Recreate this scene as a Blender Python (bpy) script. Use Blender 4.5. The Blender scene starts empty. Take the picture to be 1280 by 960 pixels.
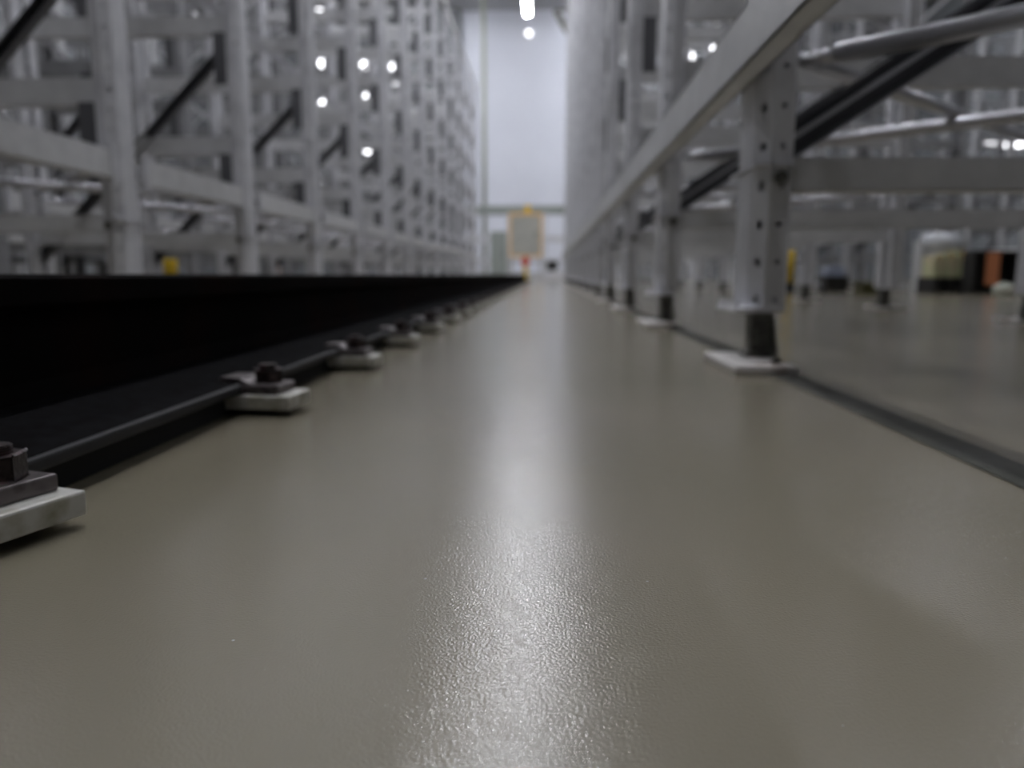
import bpy, bmesh, math, random
from mathutils import Vector, Matrix
random.seed(7)
S = bpy.context.scene
C = S.collection

# ---------------------------------------------------------------- camera
F_PX = 930.0
pitch = math.atan(137 / F_PX)
yaw = math.atan(43 / math.hypot(F_PX, 137))
EYE = 0.18
cam_d = bpy.data.cameras.new('camera')
cam_d.sensor_width = 36.0
cam_d.lens = F_PX / 1280 * 36
cam_d.clip_start = 0.02
cam_d.clip_end = 200
cam_d.dof.use_dof = True
cam_d.dof.focus_distance = 0.40
cam_d.dof.aperture_fstop = 5.0
cam = bpy.data.objects.new('camera', cam_d)
cam.location = (0, 0, EYE)
cam.rotation_euler = (math.pi / 2 - pitch, 0, yaw)
C.objects.link(cam)
S.camera = cam

# ---------------------------------------------------------------- world, exposure
w = bpy.data.worlds.new('world')
S.world = w
w.use_nodes = True
w.node_tree.nodes['Background'].inputs[0].default_value = (0.55, 0.6, 0.7, 1)
w.node_tree.nodes['Background'].inputs[1].default_value = 0.05
S.view_settings.view_transform = 'Standard'
S.view_settings.look = 'None'
S.view_settings.gamma = 1
S.view_settings.use_curve_mapping = False
S.view_settings.exposure = 1.45
LAMP = 38.0          # emission of the ceiling lamps
LAMP_COL = (0.92, 0.94, 1.0)


# ---------------------------------------------------------------- materials
def mat(name, col, rough=0.5, metal=0.0, noise=None, bump=None, emit=None, spec=0.5):
    m = bpy.data.materials.new(name)
    m.use_nodes = True
    nt = m.node_tree
    b = nt.nodes['Principled BSDF']
    b.inputs['Base Color'].default_value = (*col, 1)
    b.inputs['Roughness'].default_value = rough
    b.inputs['Metallic'].default_value = metal
    b.inputs['Specular IOR Level'].default_value = spec
    tc = nt.nodes.new('ShaderNodeTexCoord')
    if noise:                                    # (scale, other colour, lo, hi)
        sc, c2, lo, hi = noise
        n = nt.nodes.new('ShaderNodeTexNoise')
        n.inputs['Scale'].default_value = sc
        n.inputs['Detail'].default_value = 5
        r = nt.nodes.new('ShaderNodeValToRGB')
        r.color_ramp.elements[0].position = lo
        r.color_ramp.elements[1].position = hi
        r.color_ramp.elements[0].color = (*col, 1)
        r.color_ramp.elements[1].color = (*c2, 1)
        nt.links.new(tc.outputs['Object'], n.inputs['Vector'])
        nt.links.new(n.outputs['Fac'], r.inputs['Fac'])
        nt.links.new(r.outputs['Color'], b.inputs['Base Color'])
    if bump:                                     # (scale, strength, distance)
        n2 = nt.nodes.new('ShaderNodeTexNoise')
        n2.inputs['Scale'].default_value = bump[0]
        n2.inputs['Detail'].default_value = 2
        bu = nt.nodes.new('ShaderNodeBump')
        bu.inputs['Strength'].default_value = bump[1]
        bu.inputs['Distance'].default_value = bump[2]
        nt.links.new(tc.outputs['Object'], n2.inputs['Vector'])
        nt.links.new(n2.outputs['Fac'], bu.inputs['Height'])
        nt.links.new(bu.outputs['Normal'], b.inputs['Normal'])
    if emit:
        b.inputs['Emission Color'].default_value = (*emit[0], 1)
        b.inputs['Emission Strength'].default_value = emit[1]
    return m


M = dict(
    steel=mat('galvanised_steel', (0.69, 0.69, 0.72), 0.45, 0.15, noise=(9, (0.57, 0.57, 0.60), 0.4, 0.65)),
    beam=mat('galvanised_beam', (0.70, 0.70, 0.71), 0.42, 0.1, noise=(14, (0.62, 0.62, 0.63), 0.4, 0.65)),
    oldsteel=mat('old_grey_steel', (0.34, 0.34, 0.35), 0.5, 0.15, noise=(9, (0.27, 0.27, 0.28), 0.4, 0.65)),  # darker copy of the steel, with rack-interior shade in its colour
    tube=mat('bright_zinc', (0.55, 0.55, 0.58), 0.28, 0.8),
    dark=mat('dark_steel', (0.07, 0.07, 0.075), 0.4, 0.5),
    hang=mat('bracket_steel', (0.13, 0.13, 0.14), 0.5, 0.2),
    brace=mat('brace_steel', (0.12, 0.12, 0.13), 0.35, 0.6),
    lightbrace=mat('light_brace_steel', (0.40, 0.40, 0.42), 0.32, 0.7),
    foot=mat('foot_steel', (0.10, 0.10, 0.09), 0.45, 0.6, noise=(40, (0.2, 0.19, 0.17), 0.45, 0.7)),
    baseplate=mat('base_plate_steel', (0.62, 0.59, 0.57), 0.45, 0.1, noise=(18, (0.24, 0.15, 0.09), 0.56, 0.72)),
    rail=mat('rail_iron', (0.004, 0.003, 0.003), 0.8, 0.0, noise=(6, (0.014, 0.004, 0.002), 0.5, 0.85), spec=0.04),
    railfoot=mat('rail_foot_iron', (0.010, 0.010, 0.011), 0.9, 0.0, noise=(60, (0.006, 0.005, 0.005), 0.4, 0.7), spec=0.02),
    edge=mat('worn_rail_edge', (0.035, 0.035, 0.037), 0.5, 0.2, spec=0.2),
    sole=mat('sole_plate_steel', (0.60, 0.59, 0.55), 0.42, 0.1, noise=(35, (0.30, 0.28, 0.19), 0.5, 0.75)),
    nut=mat('nut_iron', (0.035, 0.026, 0.026), 0.45, 0.5, noise=(90, (0.14, 0.09, 0.09), 0.52, 0.7), bump=(300, 0.4, 0.002)),
    clip=mat('clip_iron', (0.16, 0.14, 0.14), 0.4, 0.6, noise=(70, (0.06, 0.05, 0.05), 0.45, 0.7)),
    rubber=mat('black_rubber', (0.006, 0.006, 0.006), 0.8),
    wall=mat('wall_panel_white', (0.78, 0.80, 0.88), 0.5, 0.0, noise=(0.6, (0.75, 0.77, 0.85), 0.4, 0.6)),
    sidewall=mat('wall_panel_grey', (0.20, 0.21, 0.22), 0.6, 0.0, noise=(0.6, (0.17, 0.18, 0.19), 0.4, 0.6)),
    ceil=mat('ceiling_panel', (0.45, 0.46, 0.48), 0.6, noise=(0.6, (0.42, 0.43, 0.45), 0.4, 0.6)),
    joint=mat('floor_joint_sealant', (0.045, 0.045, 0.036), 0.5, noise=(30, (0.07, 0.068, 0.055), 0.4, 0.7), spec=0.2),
    lamp=mat('lamp_diffuser', (0.9, 0.9, 0.9), 0.5, emit=(LAMP_COL, LAMP)),
    smalllamp=mat('pendant_glass', (0.9, 0.9, 0.9), 0.5, emit=((0.95, 0.95, 1.0), 2.6)),
    walllamp=mat('bulkhead_glass', (0.9, 0.9, 0.9), 0.5, emit=((0.95, 0.95, 1.0), 1.0)),
    housing=mat('lamp_housing', (0.5, 0.5, 0.5), 0.5, 0.2),
    yellow=mat('safety_yellow', (0.75, 0.50, 0.02), 0.4),
    red=mat('bumper_red', (0.65, 0.05, 0.02), 0.4),
    orange=mat('orange_paint', (0.55, 0.20, 0.09), 0.5),
    amber=mat('amber_frame', (0.80, 0.52, 0.22), 0.5),
    cream=mat('cream_panel', (0.46, 0.46, 0.42), 0.5, noise=(3, (0.42, 0.42, 0.39), 0.4, 0.6)),
    black=mat('black_plastic', (0.012, 0.011, 0.01), 0.5),
    olive=mat('olive_plastic', (0.07, 0.065, 0.02), 0.6),
    greenbox=mat('pale_green_card', (0.42, 0.45, 0.25), 0.7, noise=(8, (0.5, 0.42, 0.28), 0.4, 0.6)),
    white=mat('white_film', (0.72, 0.74, 0.78), 0.4),
    bag=mat('pale_woven_bag', (0.5, 0.52, 0.42), 0.7, noise=(12, (0.62, 0.6, 0.54), 0.4, 0.6)),
    blue=mat('grey_blue_plastic', (0.28, 0.31, 0.40), 0.5),
    pole=mat('column_paint', (0.36, 0.38, 0.31), 0.5),
    green=mat('grey_green_paint', (0.30, 0.33, 0.31), 0.5),
    rust=mat('rusty_paint', (0.22, 0.09, 0.05), 0.6, noise=(20, (0.1, 0.05, 0.04), 0.4, 0.6)),
)


def floor_material():
    m = bpy.data.materials.new('epoxy_floor')
    m.use_nodes = True
    nt = m.node_tree
    b = nt.nodes['Principled BSDF']
    tc = nt.nodes.new('ShaderNodeTexCoord')
    n = nt.nodes.new('ShaderNodeTexNoise')
    n.inputs['Scale'].default_value = 3.0
    n.inputs['Detail'].default_value = 4
    r = nt.nodes.new('ShaderNodeValToRGB')
    r.color_ramp.elements[0].position = 0.35
    r.color_ramp.elements[1].position = 0.7
    r.color_ramp.elements[0].color = (0.240, 0.216, 0.158, 1)
    r.color_ramp.elements[1].color = (0.262, 0.230, 0.172, 1)
    nt.links.new(tc.outputs['Object'], n.inputs['Vector'])
    nt.links.new(n.outputs['Fac'], r.inputs['Fac'])
    # tiny pale specks of dust
    v = nt.nodes.new('ShaderNodeTexVoronoi')
    v.inputs['Scale'].default_value = 22
    lt = nt.nodes.new('ShaderNodeMath')
    lt.operation = 'LESS_THAN'
    lt.inputs[1].default_value = 0.02
    mx = nt.nodes.new('ShaderNodeMixRGB')
    mx.inputs[2].default_value = (0.42, 0.42, 0.38, 1)
    nt.links.new(tc.outputs['Object'], v.inputs['Vector'])
    nt.links.new(v.outputs['Distance'], lt.inputs[0])
    nt.links.new(lt.outputs[0], mx.inputs[0])
    nt.links.new(r.outputs['Color'], mx.inputs[1])
    nt.links.new(mx.outputs[0], b.inputs['Base Color'])
    b.inputs['Roughness'].default_value = 0.15
    b.inputs['Specular IOR Level'].default_value = 0.65
    # orange-peel relief
    n1 = nt.nodes.new('ShaderNodeTexNoise')
    n1.inputs['Scale'].default_value = 640
    n1.inputs['Detail'].default_value = 1.5
    bu = nt.nodes.new('ShaderNodeBump')
    bu.inputs['Strength'].default_value = 0.52
    bu.inputs['Distance'].default_value = 0.0005
    nt.links.new(tc.outputs['Object'], n1.inputs['Vector'])
    nt.links.new(n1.outputs['Fac'], bu.inputs['Height'])
    nt.links.new(bu.outputs['Normal'], b.inputs['Normal'])
    return m


M['floor'] = floor_material()


# ---------------------------------------------------------------- helpers
def tag(o, label=None, cat=None, group=None, kind=None):
    if label: o['label'] = label
    if cat: o['category'] = cat
    if group: o['group'] = group
    if kind: o['kind'] = kind
    return o


def thing(name, label, cat, loc=(0, 0, 0), group=None):
    o = bpy.data.objects.new(name, None)
    o.empty_display_size = 0.1
    o.location = loc
    C.objects.link(o)
    return tag(o, label, cat, group)


def obj_from(name, me, parent=None, loc=(0, 0, 0), rz=0):
    o = bpy.data.objects.new(name, me)
    C.objects.link(o)
    if parent: o.parent = parent
    o.location = loc
    o.rotation_euler = (0, 0, rz)
    return o


class MB:
    def __init__(s): s.bm = bmesh.new()

    def box(s, x0, x1, y0, y1, z0, z1, bev=0):
        r = bmesh.ops.create_cube(s.bm, size=1)
        vs = r['verts']
        for v in vs:
            v.co = Vector(((x0 + x1) / 2 + v.co.x * (x1 - x0), (y0 + y1) / 2 + v.co.y * (y1 - y0), (z0 + z1) / 2 + v.co.z * (z1 - z0)))
        if bev:
            es = list({e for v in vs for e in v.link_edges})
            bmesh.ops.bevel(s.bm, geom=es, offset=bev, segments=2, affect='EDGES', profile=0.5)
        return s

    def axis_mat(s, p0, p1, up):
        p0, p1 = Vector(p0), Vector(p1)
        d = (p1 - p0).normalized()
        u = Vector(up)
        u = (u - d * u.dot(d)).normalized()
        v = d.cross(u)
        m = Matrix((v, u, d)).transposed().to_4x4()
        m.translation = p0
        return m, (p1 - p0).length

    def bar(s, p0, p1, up, a0, a1, b0, b1):
        """box along p0-p1; a across, b along 'up'"""
        m, L = s.axis_mat(p0, p1, up)
        r = bmesh.ops.create_cube(s.bm, size=1)
        for v in r['verts']:
            v.co = m @ Vector(((a0 + a1) / 2 + v.co.x * (a1 - a0), (b0 + b1) / 2 + v.co.y * (b1 - b0), L / 2 + v.co.z * L))
        return s

    def channel(s, p0, p1, up, w, d, t=0.004):
        """C section: web width w (across), flanges d deep towards 'up'"""
        s.bar(p0, p1, up, -w / 2, w / 2, 0, t)
        s.bar(p0, p1, up, -w / 2, -w / 2 + t, 0, d)
        s.bar(p0, p1, up, w / 2 - t, w / 2, 0, d)
        return s

    def tube(s, p0, p1, r, n=12, r2=None):
        m, L = s.axis_mat(p0, p1, (0.123, 0.3, 1) if abs((Vector(p1) - Vector(p0)).normalized().z) < 0.9 else (1, 0, 0))
        q = bmesh.ops.create_cone(s.bm, cap_ends=True, segments=n, radius1=r, radius2=r if r2 is None else r2, depth=L)
        for v in q['verts']:
            v.co = m @ (v.co + Vector((0, 0, L / 2)))
        for f in s.bm.faces:
            if len(f.verts) == 4: f.smooth = f.smooth
        return s

    def mesh(s, name, m, smooth=False):
        me = bpy.data.meshes.new(name)
        bmesh.ops.recalc_face_normals(s.bm, faces=s.bm.faces)
        if smooth:
            for f in s.bm.faces:
                if len(f.verts) <= 4: f.smooth = True
        s.bm.to_mesh(me)
        s.bm.free()
        me.materials.append(m)
        return me

    def build(s, name, m, parent=None, smooth=False):
        return obj_from(name, s.mesh(name, m, smooth), parent)


def struct(name, mb, m):
    return tag(mb.build(name, m), kind='structure')


# ---------------------------------------------------------------- the hall
XW, XE, YN, YS, ZC = -14.0, 14.0, 30.0, -12.0, 10.1
struct('floor', MB().box(XW, XE, YS, YN, -0.2, 0), M['floor'])
struct('ceiling', MB().box(XW, XE, YS, YN, ZC, ZC + 0.2), M['ceil'])
struct('wall_back', MB().box(XW, XE, YN, YN + 0.2, 0, ZC), M['wall'])
struct('wall_front', MB().box(XW, XE, YS - 0.2, YS, 0, ZC), M['sidewall'])
struct('wall_back_left', MB().box(XW, -3.3, YN - 0.3, YN, 0, ZC), M['sidewall'])  # dark panel added to deepen the background behind the left racks
struct('wall_back_right', MB().box(1.6, XE, YN - 0.3, YN, 0, ZC), M['sidewall'])  # dark panel added to deepen the background behind the right racks
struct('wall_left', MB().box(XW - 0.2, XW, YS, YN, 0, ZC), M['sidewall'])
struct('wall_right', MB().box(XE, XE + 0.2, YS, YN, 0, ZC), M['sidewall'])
struct('baseboard_back', MB().box(XW, XE, YN - 0.03, YN, 0, 0.25), M['housing'])
struct('trim_1', MB().box(0.405, 0.455, YS, 18.2, 0, 0.0012), M['joint'])  # thin dark strip on the floor along the right rack
for x in (-9.3, -3.1, 3.1, 9.3):
    pass
struct('trim_2', MB().box(XW, XE, 26.0, 26.25, ZC - 0.45, ZC), M['housing'])
struct('trim_3', MB().box(XW, XE, 14.0, 14.25, ZC - 0.45, ZC), M['housing'])


# ---------------------------------------------------------------- lamps
def make_lamp(name, label, x, y, z, along_y=True, group=None, length=1.5, mats=('housing', 'lamp')):
    t = thing(name, label, 'lamp', (x, y, z), group)
    h, wd = length / 2, 0.09
    a, b = (wd, h) if along_y else (h, wd)
    MB().box(-a, a, -b, b, 0.03, 0.11, 0.01).build('housing', M[mats[0]], t)
    MB().box(-a * 0.86, a * 0.86, -b * 0.97, b * 0.97, -0.03, 0.03, 0.01).build('diffuser', M[mats[1]], t)
    q = MB()
    for s in (-0.8, 0.8):
        px, py = (0, s * h) if along_y else (s * h, 0)
        q.tube((px, py, 0.1), (px, py, ZC - z), 0.008, 6)
    q.build('hanger', M['dark'], t)
    return t


make_lamp('aisle_lamp', 'bright white strip lamp hanging over the far end of the aisle', -0.62, 23.3, 8.0)
for x in (-4.4, 2.3, 3.9):  # unseen lamps added to wash the back wall with light
    make_lamp('strip_lamp', 'white strip lamp close to the back wall behind the rack ends', x, 26.9, 9.95, along_y=False, group='strip lamps along the back wall')
for i, y in enumerate((-0.2, 2.6, 5.6, 8.6, 11.6, 14.6, 17.6, 20.4)):  # nearest two added to brighten the floor by the camera
    make_lamp('aisle_lamp', 'white strip lamp over the aisle above the top edge of the photo', -0.58, y, 8.0,
              group='strip lamps over the aisle out of sight')
for x in (-9.8, -5.2, 5.4, 9.8):  # side rows added for ambient light
    for y in ((0.5,) if x == -5.2 else ()) + (5.5, 12.0, 18.5, 25.0):  # extra left lamp added to light the right rack's aisle faces
        make_lamp('strip_lamp', 'white strip lamp hanging over the racks beside the aisle', x, y, 9.7,
                  group='strip lamps over the side racks')
make_lamp('strip_lamp', 'glowing white strip lamp low behind the right racks by the right picture edge', 10.6, 18.4, 3.15,
          along_y=False, length=1.1, mats=('housing', 'smalllamp'))


def small_lamp(label, px, py, Y):
    x, z = px, py
    t = thing('pendant_lamp', label, 'lamp', (x, Y, z), 'small pendant lamps seen through the racks')
    q = MB()
    bmesh.ops.create_icosphere(q.bm, subdivisions=2, radius=0.11)
    q.build('globe', M['smalllamp'], t, True)
    MB().tube((0, 0, 0.09), (0, 0, 0.2), 0.06, 10).build('cap', M['housing'], t)
    MB().tube((0, 0, 0.2), (0, 0, ZC - z), 0.012, 6).build('cord', M['dark'], t)
    return t


for lb, px, py, Y in (
        ('round pendant lamp glowing through the left rack, upper left of the cluster', -6.100, 5.850, 21.00),
        ('round pendant lamp glowing through the left rack, brightest of the cluster', -4.954, 5.778, 21.00),
        ('round pendant lamp in the left rack below the upper left one of the cluster', -6.479, 5.047, 22.05),
        ('round pendant lamp in the left rack just below the brightest of the cluster', -5.145, 5.208, 22.05),
        ('round pendant lamp in the left rack, upper one right of the cluster', -4.146, 5.727, 21.00),
        ('round pendant lamp in the left rack, lower one right of the cluster', -4.320, 5.462, 22.05),
        ('faint round pendant lamp in the left rack, alone below the cluster', -5.446, 3.919, 23.10),
        ('round pendant lamp in the left rack touching the top picture edge', -5.843, 6.969, 19.95),
        ('faintest round pendant lamp, lowest in the left rack', -6.826, 3.062, 23.10),
        ('round pendant lamp glowing through the right rack, the largest there', 3.758, 5.915, 21.00),
        ('faint round pendant lamp right beside the largest one in the right rack', 4.320, 6.050, 21.00),
        ('faint round pendant lamp above the largest one in the right rack', 3.922, 7.068, 22.26)):
    small_lamp(lb, px, py, Y)
t = thing('bulkhead_lamp', 'small round glowing lamp high on the white back wall', 'lamp', (-0.73, YN, 9.26))
MB().tube((0, 0, 0), (0, -0.06, 0), 0.16, 16).build('backplate', M['housing'], t)
MB().tube((0, -0.06, 0), (0, -0.14, 0), 0.13, 16, 0.10).build('globe', M['walllamp'], t)

# ---------------------------------------------------------------- racks
PITCH_H = 0.0725
Z0 = 0.112


def upright_mesh(height):
    """C post: web at x=0 facing -x, 0.18 wide in y, flanges 0.06 deep, punched with round holes"""
    bm = bmesh.new()
    n = int(round((height - Z0) / PITCH_H))

    def cell(P, u0, u1, uc, z0, z1, r, zc):
        cs = [bm.verts.new(P(u, z)) for u, z in ((u1, z0), (u1, z1), (u0, z1), (u0, z0))]
        ring = [bm.verts.new(P(uc + r * math.cos(math.radians(-22.5 + 45 * k)), zc + r * math.sin(math.radians(-22.5 + 45 * k)))) for k in range(8)]
        for k in range(4):
            bm.faces.new((cs[k], cs[(k + 1) % 4], ring[2 * k + 1], ring[2 * k]))
            bm.faces.new((cs[(k + 1) % 4], ring[(2 * k + 2) % 8], ring[2 * k + 1]))

    def quad(P, u0, u1, z0, z1):
        bm.faces.new([bm.verts.new(P(u, z)) for u, z in ((u0, z0), (u1, z0), (u1, z1), (u0, z1))])

    web = lambda u, z: (0, u, z)
    ch0 = lambda u, z: (0.024 * u, -0.05 - 0.04 * u, z)      # bevelled corner faces that carry the holes
    ch1 = lambda u, z: (0.024 * u, 0.05 + 0.04 * u, z)
    fl0 = lambda u, z: (u, -0.09, z)
    fl1 = lambda u, z: (u, 0.09, z)

    def chcell(P, z0, z1, zc):
        W = 0.0466
        cell(lambda u, z: P(u / W, z), 0, W, W * 0.55, z0, z1, 0.0092, zc)

    for k in range(n):
        zc = 0.131 + k * PITCH_H
        a, b = (Z0 if k == 0 else zc - PITCH_H / 2), zc + PITCH_H / 2
        quad(web, -0.05, 0.05, a, b)
        chcell(ch0, a, b, zc)
        chcell(ch1, a, b, zc)
        cell(fl0, 0.024, 0.062, 0.045, a, b, 0.0058, zc)
        quad(fl1, 0.024, 0.062, a, b)
    top = 0.131 + (n - 0.5) * PITCH_H
    quad(lambda u, z: (0.062, u, z), -0.09, -0.015, Z0, top)
    quad(lambda u, z: (0.062, u, z), 0.015, 0.09, Z0, top)
    bmesh.ops.remove_doubles(bm, verts=bm.verts, dist=0.0004)
    bmesh.ops.recalc_face_normals(bm, faces=bm.faces)
    bmesh.ops.solidify(bm, geom=list(bm.faces), thickness=0.003)
    me = bpy.data.meshes.new('upright')
    bm.to_mesh(me)
    bm.free()
    me.materials.append(M['steel'])
    return me


def simple_upright_mesh(height):
    q = MB()
    q.box(0, 0.003, -0.09, 0.09, Z0, height)
    q.box(0, 0.06, -0.09, -0.087, Z0, height)
    q.box(0, 0.06, 0.087, 0.09, Z0, height)
    q.box(0.057, 0.06, -0.09, -0.06, Z0, height)
    q.box(0.057, 0.06, 0.06, 0.09, Z0, height)
    return q.mesh('upright', M['steel'])


# shared small meshes of a post's bottom (x towards the rack, aisle side at -x)
q = MB()
q.box(-0.032, 0.062, -0.094, 0.075, 0.106, 0.116, 0.003)
q.box(-0.028, -0.024, -0.09, 0.07, 0.112, 0.13)
ME_SHOE = q.mesh('shoe', M['steel'])
q = MB()
q.box(0.01, 0.048, -0.06, -0.015, 0.015, 0.108, 0.004)
q.box(0.002, 0.056, -0.068, -0.007, 0.015, 0.027, 0.002)
for zz in (0.045, 0.066):
    q.tube((0.027, -0.06, zz), (0.027, -0.068, zz), 0.009, 6)
q.bar((0.05, -0.03, 0.105), (0.062, -0.03, 0.02), (0, 1, 0), -0.004, 0.004, -0.03, 0.03)
ME_FOOT = q.mesh('levelling_foot', M['foot'])
q = MB()
q.box(-0.06, 0.056, -0.225, 0.04, 0, 0.016, 0.003)
ME_BASE = q.mesh('base_plate', M['baseplate'])
q = MB()
for yy in (-0.17,):
    q.tube((0.03, yy, 0.016), (0.03, yy, 0.023), 0.01, 6)
    q.tube((0.03, yy, 0.016), (0.03, yy, 0.03), 0.005, 8)
ME_ANCHOR = q.mesh('anchor_bolt', M['foot'])


def rack(name, label, x_front, sx, y0, n, depth, height, beams=True, detail=2, beam_z=(0.55, 0.655), group=None, level0=0.87,
         brace_up=True, plan=True, continuous=True):
    """frames at y0+1.2k; sx=+1: depth runs to +x"""
    t = thing(name, label, 'rack', (x_front, y0, 0), group)
    BM = M['beam'] if detail == 2 else M['oldsteel']
    rz0, rz1 = (0, math.pi) if sx > 0 else (math.pi, 0)
    upm = upright_mesh(height) if detail == 2 else simple_upright_mesh(height)
    if detail < 2: upm.materials[0] = M['oldsteel']
    D = depth * sx
    # shared transverse beam mesh
    q = MB()
    xa, xb = sorted((0.03 * sx, D - 0.03 * sx))
    q.box(xa, xb, -0.02, -0.016, -0.05, 0.05)
    q.box(xa, xb, -0.02, 0.02, 0.046, 0.05)
    q.box(xa, xb, -0.02, 0.02, -0.05, -0.046)
    me_cross = q.mesh('cross_beam', BM)
    q = MB()
    q.box(xa, xb, -0.03, -0.026, -0.032, 0.032)
    q.box(xa, xb, -0.03, 0.03, 0.028, 0.032)
    q.box(xa, xb, -0.03, 0.03, -0.032, -0.028)
    me_low = q.mesh('cross_beam', BM)
    q = MB()
    q.bar((0.10 * sx, 0.03, 0), (0.10 * sx, 0.03, 0), (0, 0, 1), 0, 0, 0, 0) if False else None
    xs, xe = sorted((0.02 * sx, D - 0.02 * sx))
    zlo, zhi = (0.42, 1.27) if brace_up else (0.26, 1.40)
    def brace_mesh(za, zb, strap=False):
        q = MB()
        if strap:
            q.bar((0.05 * sx, 0.005, za), (D - 0.05 * sx, 0.005, zb), (0, -1, 0), -0.018, 0.018, 0, 0.006)
            return q.mesh('brace', M['steel'])
        q.channel((0.05 * sx, 0.005, za), (D - 0.05 * sx, 0.005, zb), (0, -1, 0), 0.058 if brace_up else 0.05, 0.035, 0.005)
        return q.mesh('brace', M['brace'])  # on rising braces the dark colour includes the channel's inner shade
    me_strip = None
    if brace_up and detail == 2:
        me_strip = []
        for c0, c1 in ((0.024, 0.033), (-0.001, 0.009), (-0.033, -0.029)):
            q = MB()
            q.bar((0.05 * sx, 0.005, zlo), (D - 0.05 * sx, 0.005, zhi), (0, -1, 0), -c1, -c0, 0.005 if c0 == -0.001 else 0.030, 0.04)
            me_strip.append(q.mesh('lip', M['tube']))  # bright strips paint the lit edges of the channel
        me_strip = me_strip[1:]
    # dark plates under each level, on the aisle post
    q = MB()
    xa2, xb2 = sorted((0.05 * sx, 0.135 * sx))
    q.box(xa2, xb2, -0.075, -0.07, -0.31, -0.05)
    q.box(xa2, xb2, -0.075, -0.03, -0.07, -0.05)
    xc2, xd2 = sorted((0.131 * sx, 0.135 * sx))
    q.box(xc2, xd2, -0.075, -0.03, -0.31, -0.05)
    me_hang = q.mesh('hanger_bracket', M['hang'])
    q = MB()
    xa2, xb2 = sorted((-0.006 * sx, 0.07 * sx))
    q.box(xa2, xb2, -0.098, 0.098, 0.383, 0.389)
    me_collar = q.mesh('collar', M['steel'])
    q = MB(); q.tube((0.043 * sx, -0.09, 0.362), (0.043 * sx, -0.103, 0.362), 0.013, 6)
    me_cbolt = q.mesh('bolt', M['foot'])
    segs = []
    z, d = (zlo, 1)
    first = brace_mesh(zlo, zhi) if brace_up else brace_mesh(zhi, zlo)
    segs.append(first)
    zz = zhi + 0.06
    flip = brace_up
    while zz + 1.0 < height:
        segs.append(brace_mesh(zz + 0.98, zz, True) if flip else brace_mesh(zz, zz + 0.98, True))
        flip = not flip
        zz += 1.04
    # plan-bracing tubes with flattened ends
    if plan:
        def tube_mesh(pa, pb, r):
            q = MB()
            pa, pb = Vector(pa), Vector(pb)
            dd = (pb - pa).normalized()
            q.tube(pa + dd * 0.13, pb - dd * 0.13, r, 14)
            for a, s in ((pa, 1), (pb, -1)):
                m0 = a + dd * s * 0.135
                q.bar(a, m0, (0, 0, 1), -0.014, 0.014, -0.003, 0.003)
                q.tube(a + dd * s * 0.06, m0, 0.008, 10, r)
            return q.mesh('plan_brace', M['tube'], True)
        me_t1 = tube_mesh((0.04 * sx, 0, 0.585), (D - 0.04 * sx, -1.2, 0.585), 0.0185)
        me_t2 = tube_mesh((0.04 * sx, 0, 0.62), (D - 0.04 * sx, 1.2, 0.62), 0.0165)
    for k in range(n):
        yk = 1.2 * k
        for j, (xx, rz) in enumerate(((0, rz0), (D, rz1))):
            u = obj_from('upright', upm, t, (xx, yk, 0), rz)
            if detail >= 1 :
                flipy = -1 if rz else 1
                for nm, me in (('shoe', ME_SHOE), ('levelling_foot', ME_FOOT), ('base_plate', ME_BASE), ('anchor_bolt', ME_ANCHOR)):
                    if detail == 1 and nm in ('anchor_bolt', 'shoe'): continue
                    obj_from(nm, me, u)
        obj_from('cross_beam', me_low, t, (0, yk, 0.375))
        z = level0
        obj_from('collar', me_collar, t, (0, yk, 0))
        if detail == 2: obj_from('bolt', me_cbolt, t, (0, yk, 0))
        while z < height - 0.05:
            obj_from('cross_beam', me_cross, t, (0, yk, z))
            if z > level0 + 0.1 or sx < 0: obj_from('hanger_bracket', me_hang, t, (0, yk, z))
            z += 0.61
        for i, me in enumerate(segs):
            b_ = obj_from('brace', me, t, (0, yk, 0))
            if i == 0 and me_strip:
                for ms in me_strip: obj_from('lip', ms, b_)
        if plan and k < n - 0:
            if k > 0: obj_from('plan_brace', me_t1, t, (0, yk, 0))
            if k < n - 1: obj_from('plan_brace', me_t2, t, (0, yk, 0))
    if beams:
        L = 1.2 * (n - 1)
        z0, z1 = beam_z
        def cbeam(xc, ya, yb, s):
            q = MB()
            a, b = sorted((xc, xc + 0.004 * s))
            q.box(a, b, ya, yb, z0, z1)
            a, b = sorted((xc, xc + 0.045 * s))
            q.box(a, b, ya, yb, z1 - 0.004, z1)
            q.box(a, b, ya, yb, z0, z0 + 0.004)
            a, b = sorted((xc + 0.041 * s, xc + 0.045 * s))
            q.box(a, b, ya, yb, z1 - 0.02, z1)
            q.box(a, b, ya, yb, z0, z0 + 0.02)
            return q
        if continuous:
            b = cbeam(-0.048 * sx, -0.2, L + 0.2, sx).build('beam', M['beam'], t)
        else:
            me = cbeam(-0.005 * sx, 0.092, 1.2 - 0.092, sx).mesh('beam', M['beam'])
            for k in range(n - 1):
                obj_from('beam', me, t, (0, 1.2 * k, 0))
        # splice plates where the beam meets each post
        q = MB()
        a, b = sorted((-0.054 * sx, -0.048 * sx)) if continuous else sorted((-0.011 * sx, -0.0015 * sx))
        if not continuous:
            q.box(a, b, 0.095, 0.13, z0 - 0.02, z1 + 0.02)
            me = q.mesh('end_connector', M['steel'])
            for k in range(n):
                if k < n - 1: obj_from('end_connector', me, t, (0, 1.2 * k, 0))
                if k: obj_from('end_connector', me, t, (0, 1.2 * k - 0.225, 0))
        else:
            q.bm.free()
        # top tie
        q = MB()
        a, b = sorted((-0.03 * sx, -0.001 * sx))
        q.box(a, b, -0.1, L + 0.1, height - 0.09, height - 0.03)
        q.build('top_tie', M['beam'], t)
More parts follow.
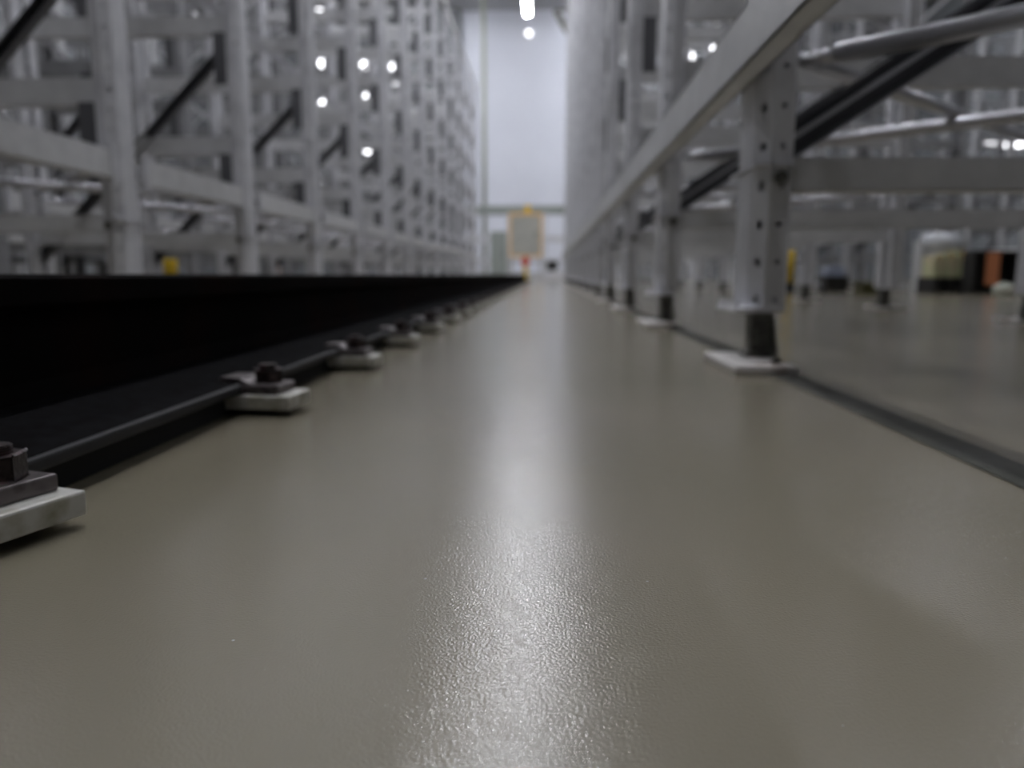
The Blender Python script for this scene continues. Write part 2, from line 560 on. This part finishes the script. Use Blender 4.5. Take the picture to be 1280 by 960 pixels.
    return t


RIGHT = rack('storage_rack', 'galvanised steel rack along the right side of the aisle, perforated posts on white base plates',
             0.40, 1, 0.37, 15, 1.40, 5.6)
LEFT = rack('storage_rack', 'galvanised steel rack along the left side of the aisle behind the black rail',
            -1.60, -1, 1.67, 14, 1.25, 4.35, beam_z=(0.532, 0.634), level0=0.86, brace_up=False, continuous=False)
rack('storage_rack', 'grey steel rack standing back to back behind the left aisle rack', -3.05, -1, 2.87, 13, 1.25, 4.9,
     detail=1, brace_up=False, continuous=False, level0=0.98)
rack('storage_rack', 'grey steel rack beyond the gangway, farthest on the left', -6.4, -1, 4.07, 12, 1.25, 4.9,
     detail=1, brace_up=False, plan=False, level0=1.1)
rack('storage_rack', 'grey steel rack second from the aisle on the right, seen between the near posts', 3.4, 1, 8.77, 8, 1.2, 5.2,
     detail=1, plan=False, continuous=False, level0=1.0)
rack('storage_rack', 'grey steel rack farthest on the right beyond the boxes', 8.6, 1, 5.17, 11, 1.25, 5.2,
     detail=1, plan=False, level0=1.1)

# ---------------------------------------------------------------- crane rail
rail = thing('crane_rail', 'black iron crane rail on clamped plates running down the left of the aisle', 'rail', (-0.52, 0, 0))
RX = -0.52
YA, YB = -3.0, 18.3
zt = 0.1804
prof = [(-0.035, zt), (-0.03, zt + 0), (0.03, zt), (0.035, zt - 0.005), (0.035, zt - 0.03), (0.011, zt - 0.042), (0.009, 0.075), (0.014, 0.058), (0.045, 0.047)]
right = [(0.03, zt), (0.035, zt - 0.004), (0.035, zt - 0.028), (0.011, zt - 0.04), (0.009, 0.075), (0.016, 0.056)]
pts = right + [(-x, z) for x, z in reversed(right)]


def extrude_profile(pts, y0, y1):
    q = MB()
    a = [q.bm.verts.new((x, y0, z)) for x, z in pts]
    b = [q.bm.verts.new((x, y1, z)) for x, z in pts]
    n = len(pts)
    for i in range(n):
        q.bm.faces.new((a[i], a[(i + 1) % n], b[(i + 1) % n], b[i]))
    q.bm.faces.new(a)
    q.bm.faces.new(list(reversed(b)))
    return q


extrude_profile(pts, YA, YB).build('rail_head_and_web', M['rail'], rail)
ft = [(0.016, 0.056), (0.124, 0.041), (0.1285, 0.037), (0.130, 0.033), (0.128, 0.029), (0.122, 0.0275)]
extrude_profile(ft + [(-x, z) for x, z in reversed(ft)], YA, YB).build('rail_foot', M['railfoot'], rail)
MB().box(0.1225, 0.1308, YA, YB, 0.0285, 0.0408, 0.003).build('worn_edge', M['edge'], rail)  # lighter strip paints the highlight along the rail foot
MB().box(-0.095, 0.110, YA, YB, 0, 0.0268).build('bedding_strip', M['rubber'], rail)  # black strip paints the shade under the rail foot

q = MB(); q.box(-0.055, 0.055, -0.034, 0.034, 0.0085, 0.027, 0.002); ME_SOLE = q.mesh('sole_plate', M['sole'])
q = MB(); q.box(-0.05, 0.03, -0.018, 0.026, 0, 0.0085); ME_PAD = q.mesh('rubber_pad', M['rubber'])
q = MB()
q.box(-0.018, 0.038, -0.027, 0.027, 0.027, 0.0395, 0.002)
q.box(-0.042, -0.014, -0.024, 0.024, 0.0415, 0.049, 0.002)
q.bar((-0.02, 0, 0.044), (0.0, 0, 0.036), (0, 1, 0), -0.004, 0.004, -0.024, 0.024)
ME_CLIP = q.mesh('clip', M['clip'])
q = MB(); q.tube((0.013, 0, 0.0395), (0.013, 0, 0.0575), 0.0185, 6)
bmesh.ops.bevel(q.bm, geom=list(q.bm.edges), offset=0.0015, segments=1, affect='EDGES')
ME_NUT = q.mesh('nut', M['nut'])
q = MB()
q.tube((0.013, 0, 0.027), (0.013, 0, 0.064), 0.0105, 16)
for k in range(3):
    q.tube((0.013, 0, 0.058 + 0.002 * k), (0.013, 0, 0.0592 + 0.002 * k), 0.0115, 16)
ME_BOLT = q.mesh('bolt', M['nut'])
for k in range(-2, 40):
    y = 0.499 + 0.455 * k
    rz = math.radians({0: -17, 1: -5, 2: -2}.get(k, random.uniform(-6, 6)))
    p = obj_from('sole_plate', ME_SOLE, rail, (0.143 - (0.015 if k == 0 else 0), y - (0.012 if k == 0 else 0), 0), rz)
    for nm, me in (('rubber_pad', ME_PAD), ('clip', ME_CLIP), ('nut', ME_NUT), ('bolt', ME_BOLT)):
        o = obj_from(nm, me, p)
        if nm == 'nut': o.rotation_euler.z = 0
    p2 = obj_from('sole_plate', ME_SOLE, rail, (-0.137, y, 0), math.pi + rz)
    for nm, me in (('rubber_pad', ME_PAD), ('clip', ME_CLIP), ('nut', ME_NUT), ('bolt', ME_BOLT)):
        obj_from(nm, me, p2)

# end stop of the rail
t = thing('buffer_stop', 'yellow rail buffer stop with a red bumper at the far end of the black rail', 'stop', (RX, 18.65, 0))
MB().box(-0.09, 0.09, -0.1, 0.2, 0, 0.05, 0.005).build('base', M['yellow'], t)
q = MB(); q.box(-0.055, 0.055, -0.02, 0.05, 0.05, 0.42, 0.005)
q.bar((0, 0.2, 0.05), (0, 0.04, 0.36), (1, 0, 0), -0.02, 0.02, -0.03, 0.03)
q.build('post', M['yellow'], t)
MB().tube((0, -0.12, 0.5), (0, 0.06, 0.5), 0.105, 16).build('bumper', M['red'], t, True)
MB().box(-0.05, 0.05, -0.02, 0.05, 0.42, 0.6).build('head_plate', M['red'], t)

# ---------------------------------------------------------------- far end of the aisle
t = thing('control_cabinet', 'cream cabinet framed in orange-yellow at the far end of the aisle', 'cabinet', (-0.58, 21.0, 0))
MB().box(-0.40, 0.40, 0, 0.35, 0.72, 1.80, 0.01).build('body', M['cream'], t)
q = MB()
for a, b, c, d in ((-0.46, -0.40, 0.66, 1.86), (0.40, 0.46, 0.66, 1.86)):
    q.box(a, b, -0.03, 0.38, c, d)
q.box(-0.40, 0.40, -0.03, 0.38, 1.80, 1.87)
q.box(-0.40, 0.40, -0.03, 0.38, 0.66, 0.72)
q.build('frame', M['amber'], t)
MB().box(-0.2, 0.34, -0.02, 0.0, 0.8, 1.7, 0.004).build('door', M['cream'], t)
q = MB()
MB().box(0.26, 0.29, -0.05, -0.02, 1.2, 1.35).build('handle', M['dark'], t)
for sx in (-0.42, 0.42):
    MB().box(sx - 0.03, sx + 0.03, 0.02, 0.33, 0, 0.66).build('leg', M['housing'], t)
MB().tube((0.05, 0.15, 1.87), (0.05, 0.15, 2.08), 0.08, 14).build('beacon', M['yellow'], t)

t = thing('conveyor_gantry', 'grey-green steel conveyor gantry across the aisle end before the white wall', 'conveyor', (0, 24.5, 0))
for zz, hh, mm in ((2.15, 0.22, 'green'), (1.25, 0.16, 'steel'), (0.55, 0.12, 'steel')):
    for yy in (0, 0.9):
        MB().box(-6, 6, yy, yy + 0.06, zz, zz + hh).build('side_beam', M[mm], t)
me = None
for i in range(11):
    x = -6 + i * 1.2 - 0.1
    for yy in (0.06, 0.84):
        if me is None:
            me = MB().box(0, 0.1, 0, 0.06, 0, 2.3).mesh('leg', M['steel'])
        obj_from('leg', me, t, (x, yy, 0))
me = MB().tube((0, 0.06, 0), (0, 0.9, 0), 0.04, 10).mesh('roller', M['tube'], True)
for i in range(60):
    obj_from('roller', me, t, (-5.9 + i * 0.2, 0, 2.31))

for lb, x, wd, hh, z0, m in (
        ('dark grey motor unit on the floor at the right of the aisle end', 0.18, 0.34, 0.30, 0.30, 'black'),
        ('grey-green cabinet under the gantry at the left of the aisle end', -1.5, 0.5, 1.5, 0, 'green'),
        ('pale grey steel cabinet under the gantry right of the cream cabinet', 0.3, 0.6, 0.30, 0, 'steel')):
    nm = 'motor_unit' if m == 'black' else 'floor_cabinet'
    t = thing(nm, lb, 'machine', (x, 23.4, z0))
    MB().box(-wd / 2, wd / 2, 0, 0.4, 0, hh, 0.02).build('body', M[m], t)
    if nm == 'motor_unit':
        q = MB()
        for k in range(5): q.box(-wd / 2 - 0.01, wd / 2 + 0.01, -0.02, 0.0, 0.04 + k * 0.05, 0.06 + k * 0.05)
        q.build('cooling_fins', M['dark'], t)
    else:
        MB().box(-wd / 2 + 0.04, wd / 2 - 0.04, -0.015, 0, 0.04, hh - 0.04, 0.003).build('door', M[m], t)
        MB().box(wd / 2 - 0.1, wd / 2 - 0.08, -0.04, -0.015, hh * 0.45, hh * 0.6).build('handle', M['dark'], t)

t = thing('steel_column', 'slim grey-green column rising to the ceiling beside the left rack end', 'column', (-2.18, 26.6, 0))
MB().tube((0, 0, 0), (0, 0, ZC), 0.075, 16).build('shaft', M['pole'], t, True)
MB().box(-0.16, 0.16, -0.16, 0.16, 0, 0.03).build('base_plate', M['pole'], t)
t = thing('pipe', 'dark pale-grey bracket arm reaching from the top of the right rack end', 'bracket', (0.42, 17.4, 5.5))
q = MB()
q.bar((0.02, 0, -0.05), (-0.26, 0, 0.42), (0, 1, 0), -0.06, 0.06, -0.03, 0.03)
q.bar((0.02, 0, 0.42), (-0.30, 0, 0.42), (0, 1, 0), -0.02, 0.02, -0.03, 0.03)
q.build('arm', M['foot'], t)
t.name = 'bracket_arm'


# ---------------------------------------------------------------- things standing on the floor beyond the racks
def bollard(label, x, y, h, m='yellow'):
    t = thing('bollard', label, 'bollard', (x, y, 0))
    MB().tube((0, 0, 0), (0, 0, 0.14), 0.11, 14).build('base', M['black'], t)
    MB().tube((0, 0, 0.14), (0, 0, h), 0.09, 14).build('post', M[m], t, True)
    MB().tube((0, 0, h), (0, 0, h + 0.03), 0.09, 14, 0.04).build('cap', M[m], t)
    return t


bollard('yellow bollard with a black foot just right of the near right post', 2.53, 8.0, 0.78).scale = (0.62, 0.62, 0.62)
bollard('yellow bollard low behind the left rack between its first two posts', -5.05, 9.9, 0.55)
bollard('orange-tinged low bollard behind the left rack under its second post', -4.75, 13.0, 0.3, 'orange')


def crate(name, label, x, y, wd, h, m, z=0, lid=None, cat='crate'):
    t = thing(name, label, cat, (x, y, z))
    q = MB()
    tk = 0.02
    q.box(-wd / 2, wd / 2, -0.2, 0.2, 0, tk)
    q.box(-wd / 2, wd / 2, -0.2, -0.2 + tk, tk, h)
    q.box(-wd / 2, wd / 2, 0.2 - tk, 0.2, tk, h)
    q.box(-wd / 2, -wd / 2 + tk, -0.18, 0.18, tk, h)
    q.box(wd / 2 - tk, wd / 2, -0.18, 0.18, tk, h)
    q.build('shell', M[m], t)
    q = MB()
    q.box(-wd / 2 - 0.015, wd / 2 + 0.015, -0.215, -0.2, h - 0.03, h)
    q.box(-wd / 2 - 0.015, wd / 2 + 0.015, 0.2, 0.215, h - 0.03, h)
    q.box(-wd / 2 - 0.015, -wd / 2, -0.2, 0.2, h - 0.03, h)
    q.box(wd / 2, wd / 2 + 0.015, -0.2, 0.2, h - 0.03, h)
    q.build('rim', M[m], t)
    if lid:
        MB().box(-wd / 2 + 0.03, wd / 2 - 0.03, -0.17, 0.17, 0.03, h + 0.16, 0.02).build('contents', M[lid], t)
    return t


crate('crate', 'black crate holding a grey-blue block, left of the near middle post on the right', 2.99, 8.0, 0.34, 0.26, 'black', lid='blue').scale = (0.62, 0.62, 0.62)
crate('crate', 'low olive crate on the floor second from the left beyond the right racks', 2.95, 7.0, 0.36, 0.2, 'olive').scale = (0.55, 0.55, 0.55)


def pallet(label, x, y, wd, m='black'):
    t = thing('pallet', label, 'pallet', (x, y, 0))
    for k in range(5):
        MB().box(-wd / 2, wd / 2, -0.3 + k * 0.13, -0.3 + k * 0.13 + 0.09, 0.13, 0.15).build('board', M[m], t)
    for xx in (-wd / 2, -0.05, wd / 2 - 0.1):
        MB().box(xx, xx + 0.1, -0.3, 0.31, 0, 0.13).build('block', M[m], t)
    return t


pallet('black pallet under pale green boxes beyond the right racks', 3.86, 7.5, 0.58).scale = (0.56, 0.56, 1)
for i, (x, lb) in enumerate(((3.753, 'pale green cardboard box, left one of three on the black pallet'),
                             (3.86, 'pale green cardboard box, middle one of three on the black pallet'),
                             (3.967, 'pale green cardboard box, right one of three on the black pallet'))):
    t = thing('cardboard_box', lb, 'box', (x, 7.5, 0.15), 'boxes on the black pallet')
    t.scale = (0.56, 0.56, 0.75)
    MB().box(-0.085, 0.085, -0.2, 0.2, 0, 0.28 + 0.03 * i, 0.004).build('carton', M['greenbox'], t)
    MB().box(-0.02, 0.02, -0.203, 0.2, 0.24, 0.2815 + 0.03 * i).build('tape', M['amber'], t)
t = thing('film_roll', 'white film-wrapped roll on a low stand just above the green boxes', 'roll', (3.98, 7.85, 0.43))
t.scale = (0.6, 0.6, 0.7167)
MB().tube((-0.28, 0, 0.1), (0.28, 0, 0.1), 0.13, 18).build('film', M['white'], t, True)
MB().tube((-0.32, 0, 0.1), (0.32, 0, 0.1), 0.04, 12).build('core', M['cream'], t, True)
MB().box(-0.36, -0.33, -0.15, 0.15, -0.6, 0.12).build('stand_leg', M['housing'], t)
MB().box(0.33, 0.36, -0.15, 0.15, -0.6, 0.12).build('stand_leg', M['housing'], t)
t = thing('open_cabinet', 'black open cabinet with an orange panel near the right picture edge', 'cabinet', (4.06, 7.0, 0))
t.scale = (0.58, 0.58, 0.68)
q = MB(); q.box(-0.34, 0.34, 0.3, 0.33, 0, 0.55); q.box(-0.34, -0.31, 0, 0.3, 0, 0.55); q.box(0.31, 0.34, 0, 0.3, 0, 0.55); q.box(-0.34, 0.34, 0, 0.3, 0.55, 0.58); q.box(-0.34, 0.34, 0, 0.3, 0, 0.03)
q.build('shell', M['black'], t)
MB().box(-0.15, 0.04, -0.03, 0.02, 0.12, 0.55, 0.006).build('orange_panel', M['orange'], t)
for x, y, s, z, lb in ((4.0, 6.75, 0.085, 0, 'pale woven bag on the floor before the black cabinet, left one'),
                       (4.2, 6.75, 0.08, 0, 'pale woven bag on the floor before the black cabinet, right one')):
    q = MB()
    bmesh.ops.create_icosphere(q.bm, subdivisions=3, radius=1)
    for v in q.bm.verts:
        k = 1 + 0.08 * math.sin(7 * v.co.x + 3) * math.cos(6 * v.co.y)
        v.co = Vector((v.co.x * s * 1.1 * k, v.co.y * s * 0.8 * k, max(0, 0.045 + v.co.z * 0.06 * k)))
    o = q.build('woven_bag', M['bag'], None, True)
    o.location = (x, y, z)
    tag(o, lb, 'bag', 'woven bags before the black cabinet')
t = thing('steel_trolley', 'dark steel trolley frame low behind the first bay of the left rack', 'trolley', (-5.3, 7.6, 0))
q = MB(); q.box(-0.7, 0.7, -0.3, 0.3, 0.30, 0.35)
q.build('deck', M['dark'], t)
for xx in (-0.65, -0.2, 0.25, 0.62):
    MB().box(xx, xx + 0.05, -0.28, -0.22, 0.1, 0.5).build('stanchion', M['dark'], t)
for xx in (-0.6, 0.6):
    for yy in (-0.22, 0.22):
        MB().tube((xx, yy - 0.02, 0.07), (xx, yy + 0.02, 0.07), 0.07, 14).build('wheel', M['rubber'], t)
        MB().box(xx - 0.015, xx + 0.015, yy - 0.03, yy + 0.03, 0.1, 0.3).build('caster_fork', M['dark'], t)
